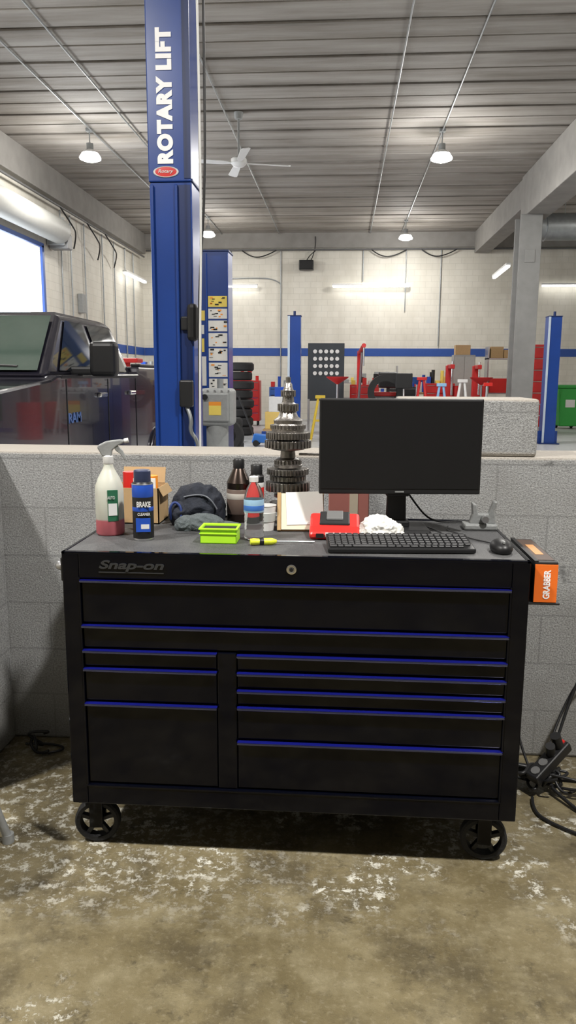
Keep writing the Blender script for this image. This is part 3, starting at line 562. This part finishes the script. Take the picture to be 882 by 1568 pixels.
# ---- keyboard
T=at(.186,2.285,TOP+.001)@Matrix.Rotation(R(4.2),4,'Z')@Matrix.Rotation(R(7),4,'X')
keys=[]
for r_ in range(6):
    yk=.012+.0205*r_+(.004 if r_==5 else 0)
    xk=-.218
    row=[.0185]*22
    if r_==0: row=[.024,.018,.024,.105,.024,.018,.024,.024,.0185,.0185,.0185,.0185,.0185,.0185,.0185]
    for w in row:
        if xk+w>.22: break
        if not((.078<xk<.085)or(.145<xk<.150)): keys.append((xk+.001,xk+w-.001,yk,yk+.0175,.014,.0205))
        xk+=w+.0012
group('keyboard',[box('case',-.224,.224,0,.145,0,.015,blackpl,.004,T),boxes('keys',keys,M('key_black',(.022,.022,.024),.45),.0015,T,1),boxes('feet',[(-.19,-.16,.12,.13,-.016,.001),(.16,.19,.12,.13,-.016,.001)],blackpl,0,T)])
# ---- mouse
group('computer_mouse',[blob('shell',(.492,2.345,TOP),(.034,.055,.026),blackpl,0,1,4),box('wheel',.489,.495,2.302,2.318,TOP+.032,TOP+.041,greybox,.002)])
tube('mouse_cable',[(.492,2.402,TOP+.008),(.485,2.45,TOP+.004),(.42,2.52,TOP+.004),(.40,2.6,TOP+.004),(.36,2.66,TOP+.004),(.38,2.72,TOP+.004)],.0022,blackpl)
# ---- spray bottle
sx,sy=-.775,2.50
t=NT('spray_bottle_plastic'); zf=t.ramp(t.math('ADD',t.sep.outputs[2],t.math('MULTIPLY',t.noise(15,2),.006)),1.056,1.062)
bot=t.out(t.mix(zf,(.62,.16,.19),(.56,.57,.50)),.35); t.p.inputs['Subsurface Weight'].default_value=.1
HT=at(sx,sy,TOP+.262)@Matrix.Rotation(R(12),4,'Z')
LT=at(sx+.008,sy-.0485,TOP)@Matrix.Rotation(R(22),4,'Z')
group('spray_bottle',[lathe('bottle',[(0,0),(.042,0),(.047,.006),(.047,.15),(.045,.165),(.036,.19),(.022,.215),(.0155,.23),(.0155,.25),(0,.25)],bot,at(sx,sy,TOP),36),
   lathe('collar',[(.0165,.238),(.0175,.24),(.0175,.262),(.012,.266),(0,.266)],white,at(sx,sy,TOP),20),
   extr('head',[(-.018,.0),(.012,.0),(.015,.02),(.03,.034),(.055,.046),(.056,.054),(.04,.056),(-.005,.05),(-.03,.038),(-.034,.03)],-.011,.011,greybox,.004,'y',HT),
   extr('trigger',[(.02,.03),(.032,.036),(.048,.02),(.062,-.012),(.055,-.014),(.04,.008),(.026,.018)],-.006,.006,greybox,.002,'y',HT),
   cyl('nozzle',HT@V((.054,0,.05)),HT@V((.068,0,.053)),.008,white,14),
   box('label',-.0,.034,-.0,.0035,.05,.155,M('label_green',(.02,.12,.06),.5),.001,LT),
   box('label_stripe',.002,.03,-.0015,-.0,.07,.11,white,0,LT),
   text('label_print','AUTO',white,at(sx+.02,sy-.047,TOP+.130)@Matrix.Rotation(R(22),4,'Z')@FACE,.024,.01,.002)])
def aerosol(name,x,y,r,h,body,cap,bands=(),extra=()):
    p=[lathe('can',[(0,0),(r*.96,0),(r,.004),(r,h*.80),(r*.97,h*.815),(r*.55,h*.86),(r*.5,h*.87),(0,h*.87)],body,at(x,y,TOP),36),
       lathe('cap',[(r*.78,h*.82),(r*.8,h*.83),(r*.8,h*.985),(r*.7,h),(0,h)],cap,at(x,y,TOP),30),
       lathe('rim',[(r*1.0,h*.795),(r*1.03,h*.80),(r*1.0,h*.812)],steel,at(x,y,TOP),36)]
    for k,(a,b,m) in enumerate(bands): p.append(lathe('band_%d'%k,[(r,h*a),(r*1.012,h*a+.001),(r*1.012,h*b-.001),(r,h*b)],m,at(x,y,TOP),36))
    return group(name,p+list(extra))
BT=at(-.642,2.425,TOP)@Matrix.Rotation(R(12),4,'Z')
aerosol('brake_cleaner_can',-.642,2.425,.034,.228,blackpl,M('cap_dark',(.03,.04,.09),.4),[(.42,.48,bluecan),(.62,.80,bluecan),(.0,.03,steel)],
  [text('lettering','BRAKE',white,BT@at(.004,-.0355,.12)@FACE,.044,.018,.002,.03),text('lettering_b','CLEANER',white,BT@at(.004,-.0355,.088)@FACE,.040,.009,.002,.01),
   box('label_patch',-.022,.024,-.0348,-.030,.03,.075,bluecan,0,BT),box('label_patch_b',-.006,.02,-.0352,-.030,.04,.055,white,0,BT)])
aerosol('spray_can',-.690,2.585,.029,.165,bluecan,M('cap_pale',(.35,.40,.5),.4),[(.3,.6,white)])
aerosol('spray_can',-.305,2.735,.026,.215,blackpl,blackpl,[(.1,.62,redp),(.62,.7,white)])
# ---- open cardboard box
bx,by=-.742,2.755
group('cardboard_box',[boxes('carton',[(bx-.09,bx+.09,by-.075,by-.071,TOP,TOP+.13),(bx-.09,bx+.09,by+.071,by+.075,TOP,TOP+.13),(bx-.09,bx-.086,by-.075,by+.075,TOP,TOP+.13),(bx+.086,bx+.09,by-.075,by+.075,TOP,TOP+.13),(bx-.09,bx+.09,by-.075,by+.075,TOP,TOP+.004)],cardb),
  box('flap_1',0,.035,-.07,.07,0,.003,cardb,0,at(bx+.088,by,TOP+.13)@Matrix.Rotation(R(60),4,'Y')),
  box('flap_3',-.08,.08,0,.06,0,.003,cardb,0,at(bx,by+.073,TOP+.13)@Matrix.Rotation(R(70),4,'X')),
  cyl('red_cap',(bx-.03,by,TOP+.05),(bx-.03,by,TOP+.18),.028,redp),cyl('orange_cap',(bx+.04,by+.01,TOP+.05),(bx+.04,by+.01,TOP+.165),.028,orangel),box('leaflet',bx-.01,bx+.07,by-.04,by-.03,TOP+.02,TOP+.16,paper,0,None)])
# ---- navy bag
group('tool_bag',[blob('body',(-.520,2.745,TOP),(.085,.078,.088),navy,.26,1.1,6,3.1,True,hi=.14),blob('fold',(-.478,2.725,TOP),(.043,.055,.08),navy,.30,1.3,5,7.,True,hi=.16),blob('brim',(-.57,2.70,TOP),(.043,.045,.05),navy,.25,1.2,5,11.,True,hi=.1),
  tube('strap',[(-.605,2.67,TOP+.02),(-.61,2.655,TOP+.06),(-.59,2.665,TOP+.09),(-.56,2.66,TOP+.06),(-.57,2.655,TOP+.02)],.005,M('strap_blue',(.02,.04,.16),.6)),
  tube('zip',[(-.56,2.68,TOP+.10),(-.51,2.67,TOP+.115),(-.46,2.668,TOP+.10),(-.44,2.67,TOP+.06)],.003,M('zip_grey',(.12,.13,.15),.4))])
# ---- work gloves
gl=[blob('palm',(-.475,2.60,TOP),(.066,.038,.034),greyfab,.22,1.8,5,1.,True,hi=.12),blob('cuff',(-.535,2.595,TOP),(.038,.034,.030),greyfab,.22,2.,5,4.,True,hi=.12)]
for k in range(4): gl.append(tube('finger_%d'%k,[(-.43,2.578+.014*k,TOP+.018),(-.405,2.575+.016*k,TOP+.022),(-.375+.006*k,2.572+.018*k,TOP+.012)],.0095,greyfab))
gl.append(tube('thumb',[(-.48,2.575,TOP+.02),(-.46,2.556,TOP+.016),(-.435,2.551,TOP+.011)],.0095,greyfab))
group('work_glove',gl)
# ---- lime tray box
x0,x1,y0,y1=-.447,-.33,2.375,2.46; z=TOP
group('plastic_tray',[boxes('tray',[(x0,x1,y0,y0+.004,z,z+.048),(x0,x1,y1-.004,y1,z,z+.048),(x0,x0+.004,y0,y1,z,z+.048),(x1-.004,x1,y0,y1,z,z+.048),(x0,x1,y0,y1,z,z+.004)],greenl,.0015),
  boxes('rim',[(x0-.004,x1+.004,y0-.004,y0+.003,z+.044,z+.05),(x0-.004,x1+.004,y1-.003,y1+.004,z+.044,z+.05),(x0-.004,x0+.003,y0,y1,z+.044,z+.05),(x1-.003,x1+.004,y0,y1,z+.044,z+.05)],greenl,.0015),
  box('ledge',x0-.002,x1+.002,y0-.003,y0,z+.030,z+.034,greenl,.001),box('foam',x0+.004,x1-.004,y0+.004,y1-.004,z+.004,z+.043,blackmat,.002)])
# ---- water bottle
clear=M('clear_plastic',(.97,.98,1.),.03,0,.02,trans=.97,ior=1.10)
wx,wy=-.283,2.455
pf=[(0,.004),(.02,0),(.031,.004),(.0325,.012)]
for k in range(6): pf+=[(.0325,.014+.012*k),(.0305,.019+.012*k)]
pf+=[(.032,.09),(.032,.135),(.030,.15),(.022,.172),(.0135,.185),(.0125,.196),(0,.196)]
group('water_bottle',[lathe('bottle',pf,clear,at(wx,wy,TOP),36,True,False),lathe('label',[(.0328,.092),(.0332,.093),(.0332,.133),(.0328,.134)],M('label_white',(.30,.48,.64),.4),at(wx,wy,TOP),36),
  lathe('label_band',[(.0333,.098),(.0336,.099),(.0336,.114),(.0333,.115)],M('label_blue',(.05,.16,.5),.4),at(wx,wy,TOP),36),lathe('cap',[(.014,.19),(.015,.191),(.015,.206),(.013,.208),(0,.208)],white,at(wx,wy,TOP),24)])
group('paper_cup',[lathe('cup',[(0,0),(.03,0),(.037,.085),(.039,.087),(.036,.087),(.029,.004),(0,.004)],white,at(-.262,2.62,TOP),30),lathe('sleeve',[(.0325,.03),(.0345,.032),(.037,.062),(.0355,.064)],M('sleeve_grey',(.5,.52,.5),.6),at(-.262,2.62,TOP),30)])
group('solvent_can',[lathe('can',[(0,0),(.042,0),(.044,.003),(.044,.14),(.045,.144),(.042,.15),(.022,.192),(.017,.2),(0,.2)],M('can_bronze',(.045,.032,.026),.25,.8,.3),at(-.375,2.775,TOP),36),
  lathe('cap',[(.02,.195),(.021,.2),(.021,.226),(.018,.23),(0,.23)],blackpl,at(-.375,2.775,TOP),24),lathe('label',[(.0442,.03),(.045,.031),(.045,.12),(.0442,.121)],M('label_brown',(.12,.085,.07),.4),at(-.375,2.775,TOP),36),
  lathe('label_band',[(.0452,.085),(.0456,.086),(.0456,.105),(.0452,.106)],M('label_pale',(.45,.42,.38),.4),at(-.375,2.775,TOP),36)])
# ---- transmission gear shaft
def gear(name,x,y,z0,z1,r,n,d):
    pts=[]
    for k in range(n):
        for f,rr in ((0,r-d),(.28,r-d),(.38,r),(.82,r),(.92,r-d)):
            a=2*math.pi*(k+f)/n; pts.append((x+rr*math.cos(a),y+rr*math.sin(a)))
    return extr(name,pts,z0,z1,gearsteel,.0008,'z')
gx,gy=-.195,2.768; z=TOP
gs=[lathe('shaft',[(0,0),(.05,0),(.055,.012),(.035,.02),(.035,.09),(.05,.095),(.05,.105),(.03,.11),(.03,.2),(.05,.203),(.052,.212),(.04,.218),(.042,.232),(.028,.238),(.026,.262),(.06,.268),(.062,.272),(.04,.3),(.06,.338),(.058,.35),(.050,.36),(.052,.372),(.036,.385),(.030,.40),(.034,.405),(.034,.425),(.022,.435),(.020,.455),(.025,.46),(.022,.475),(.016,.485),(.014,.50),(.009,.505),(.009,.523),(0,.526)],gearsteel,at(gx,gy,z),36)]
gs+=[gear('gear_a',gx,gy,z+.045,z+.075,.066,30,.008),gear('gear_b',gx,gy,z+.118,z+.150,.080,30,.009),gear('gear_c',gx,gy,z+.156,z+.172,.066,26,.006),gear('gear_d',gx,gy,z+.178,z+.198,.076,34,.007),
     gear('gear_e',gx,gy,z+.274,z+.300,.084,34,.009),gear('gear_f',gx,gy,z+.306,z+.330,.080,44,.005),gear('gear_g',gx,gy,z+.342,z+.356,.064,30,.005),gear('spline',gx,gy,z+.405,z+.430,.038,20,.005),gear('spline_b',gx,gy,z+.455,z+.478,.027,16,.004),
     gear('gear_h',gx,gy,z+.208,z+.228,.05,22,.006)]
gs.append(boxes('shift_fork',[(gx+.04,gx+.13,gy-.008,gy+.008,z+.246,z+.254)],gearsteel,.002))
group('transmission_gear_shaft',gs)
# ---- notebook leaning open
T=at(-.135,2.60,TOP+.001)@Matrix.Rotation(R(4),4,'Z')@Matrix.Rotation(R(-24),4,'X')
group('notebook',[box('cover',-.080,.078,-.0,.004,0,.135,cardb,.001,T),box('pages',-.070,.075,-.010,0,.003,.132,cream,.001,T),box('spine_tape',-.084,-.071,-.011,.004,0,.135,M('tape_tan',(.4,.26,.12),.7),.001,T),
   box('loose_sheet',-.05,.078,-.012,-.0105,.02,.137,paper,0,T@Matrix.Rotation(R(-2),4,'Y'))])
group('parts_package',[box('carton',-.045,.10,2.745,2.825,TOP,TOP+.115,M('card_salmon',(.50,.20,.17),.6),.003),box('tape',.03,.06,2.744,2.745,TOP,TOP+.115,cream)])
# ---- red battery charger
cx,cy=-.02,2.54
group('battery_charger',[extr('base',[(cy-.075,TOP),(cy+.055,TOP),(cy+.055,TOP+.065),(cy+.03,TOP+.07),(cy-.05,TOP+.042),(cy-.08,TOP+.02)],cx-.083,cx+.083,redp,.012),
  extr('deck',[(cy-.045,TOP+.040),(cy+.04,TOP+.066),(cy+.04,TOP+.076),(cy-.045,TOP+.050)],cx-.05,cx+.05,blackpl,.004),
  extr('slot',[(cy-.02,TOP+.053),(cy+.035,TOP+.070),(cy+.035,TOP+.080),(cy-.02,TOP+.062)],cx-.028,cx+.028,pdark,.003),
  box('label',cx-.03,cx+.04,cy-.0835,cy-.0800,TOP+.012,TOP+.026,white,.001,None),box('front_vent',cx-.06,cx-.035,cy-.083,cy-.078,TOP+.008,TOP+.022,blackpl)])
# ---- crumpled paper towel
group('paper_towel',[blob('crumple',(.122,2.478,TOP),(.050,.036,.046),paper,.42,1.6,6,5.,True,hi=.22),blob('crumple_side',(.165,2.485,TOP),(.034,.030,.036),paper,.42,1.8,5,9.,True,hi=.22)])
# ---- screwdriver
A,_=axis((-.285,2.360,TOP+.012),(-.200,2.383,TOP+.010))
group('screwdriver',[lathe('handle',[(0,0),(.009,.001),(.011,.01),(.0095,.03),(.011,.05),(.011,.07),(.008,.08),(.006,.085),(0,.085)],yell,A,12),
   lathe('grip',[(.0102,.030),(.0106,.032),(.0108,.042),(.0106,.044)],blackpl,A,12),
   cyl('shaft',(-.202,2.3825,TOP+.010),(-.085,2.414,TOP+.004),.003,chrome,10)])
# ---- bearing puller
px,py=.50,2.70
group('bearing_puller',[box('base',px-.07,px+.045,py-.03,py+.04,TOP,TOP+.022,greybox,.006),extr('yoke',[(px-.05,TOP+.02),(px+.042,TOP+.02),(px+.036,TOP+.07),(px+.046,TOP+.10),(px+.032,TOP+.10),(px+.015,TOP+.055),(px-.02,TOP+.055),(px-.028,TOP+.09),(px-.044,TOP+.095),(px-.04,TOP+.055)],py-.01,py+.02,greybox,.004,'y'),
   cyl('pin',(px,py-.04,TOP+.04),(px,py+.05,TOP+.04),.012,steel,14)])
tube('monitor_cable',[(.22,2.68,1.15),(.26,2.73,1.09),(.31,2.76,1.03),(.36,2.79,TOP+.006),(.42,2.81,TOP+.006),(.50,2.815,TOP+.006),(.53,2.84,TOP+.008)],.0035,blackpl)
tube('keyboard_cable',[(.27,2.45,TOP+.004),(.33,2.50,TOP+.004),(.35,2.58,TOP+.004),(.32,2.68,TOP+.004),(.30,2.72,TOP+.004)],.0025,blackpl)
tube('charger_cable',[(-.02,2.60,TOP+.02),(.0,2.66,TOP+.006),(.06,2.70,TOP+.006),(.10,2.715,TOP+.004)],.003,blackpl)
# ---- glove box on side shelf
bx0,bx1=.575,.645
group('glove_box_holder',[box('tray',.556,.655,2.26,2.62,.862,.868,blackpl,.002),box('tray_back',.556,.56,2.26,2.62,.86,1.0,blackpl,.001),box('glove_carton',bx0,bx1,2.265,2.60,.868,.992,blackpl,.003),
   box('carton_face',bx0+.002,bx1-.001,2.2615,2.265,.870,.985,orange,.0005),text('lettering','GRABBER',lw,at(.613,2.261,.925)@FACEUP,.088,.02,.001,.03),
   box('carton_top_art',bx0+.012,bx1-.006,2.29,2.58,.992,.9935,M('art_brown',(.07,.045,.035),.5)),box('slot',bx0+.025,bx1-.02,2.36,2.5,.9935,.9945,M('art_orange',(.5,.25,.1),.5)),
   box('carton_top_flap',bx0,bx0+.012,2.265,2.6,.992,.996,blackpl)])
# ---- stool (mostly out of frame on the left)
ch=(-1.27,2.02)
lg=[]
for k,(dx,dy) in enumerate([(.185,.24),(.185,-.2),(-.08,.2),(-.08,-.2)]):
    lg.append(tube('leg_%d'%(k+1),[(ch[0]+dx*.55,ch[1]+dy*.6,.44),(ch[0]+dx*.75,ch[1]+dy*.8,.25),(ch[0]+dx,ch[1]+dy,.012)],.014,greybox))
    lg.append(cyl('foot_%d'%(k+1),(ch[0]+dx,ch[1]+dy,0),(ch[0]+dx,ch[1]+dy,.03),.019,greybox,14))
lg+=[lathe('seat',[(0,.43),(.17,.43),(.19,.45),(.19,.48),(.17,.50),(0,.505)],blackpl,at(ch[0]+.02,ch[1],0),32),tube('ring',[(ch[0]+.05+.15*math.cos(R(a)),ch[1]+.19*math.sin(R(a)),.2) for a in range(0,360,30)],.009,steel,True)]
group('shop_stool',lg)
# ---- floor cables
def tangle(cx,cy,n,r,zs=.012,rad=.005,seed=1):
    rnd=random.Random(seed); return [(cx+r*rnd.uniform(-1,1),cy+r*.6*rnd.uniform(-1,1),zs+rnd.uniform(0,.09)) for _ in range(n)]
T=at(.80,2.74,.10)@Matrix.Rotation(R(35),4,'Z')@Matrix.Rotation(R(-30),4,'Y')
group('power_strip_with_cables',[tube('coil',tangle(.74,2.74,26,.13,.012,.006,3),.007,blackpl),tube('coil_b',tangle(.80,2.72,20,.14,.012,.006,8),.0055,blackpl),
  tube('tail',[(.80,2.70,.03),(.85,2.6,.008),(.93,2.48,.008),(.9,2.4,.008),(1.1,2.25,.008)],.007,blackpl),
  tube('tail_b',[(.74,2.80,.05),(.70,2.88,.15),(.69,2.93,.35),(.66,2.95,.6)],.005,blackpl),
  tube('tail_c',[(.82,2.80,.10),(.90,2.90,.3),(1.0,2.94,.5),(1.2,2.95,.8)],.006,blackpl),
  tube('tail_e',[(.80,2.80,.10),(.86,2.90,.22),(.98,2.95,.42),(1.2,2.96,.6)],.005,blackpl),
  tube('tail_d',[(.72,2.66,.01),(.70,2.58,.008),(.74,2.50,.008),(.82,2.44,.008)],.006,blackpl),
  box('body',-.10,.10,-.028,.028,0,.04,blackpl,.006,T)]+[cyl('socket_%d'%k,T@V((-.07+.045*k,0,.04)),T@V((-.07+.045*k,0,.043)),.017,pdark,16) for k in range(4)]+
  [cyl('plug_1',T@V((.065,0,.04)),T@V((.07,0,.09)),.02,blackpl,14),cyl('plug_2',T@V((.02,0,.04)),T@V((.025,-.01,.085)),.018,blackpl,14),box('switch',.08,.095,-.01,.01,.04,.046,redp,0,T)])
group('cable_remnant',[tube('coil',tangle(-1.22,2.86,10,.07,.008,.005,5),.006,blackpl),tube('tail',[(-1.2,2.84,.01),(-1.1,2.88,.01),(-1.18,2.93,.012),(-1.3,2.92,.01)],.005,blackpl)])
# ------------------------------------------------------------------ world, camera
w=bpy.data.worlds.new('world'); scene.world=w; w.use_nodes=True
bg=w.node_tree.nodes['Background']; bg.inputs[0].default_value=(.86,.93,1,1); bg.inputs[1].default_value=4.5
cam=bpy.data.cameras.new('camera'); co=bpy.data.objects.new('camera',cam); col.objects.link(co)
cam.sensor_fit='VERTICAL'; cam.sensor_height=24; cam.lens=24*1178/1568; cam.clip_end=200
co.matrix_world=Matrix.Translation((0,0,1.53))@Matrix.Rotation(R(4),4,'Z')@Matrix.Rotation(R(80),4,'X')@Matrix.Rotation(R(.3),4,'Z')
scene.camera=co
scene.view_settings.view_transform='Standard'; scene.view_settings.exposure=0
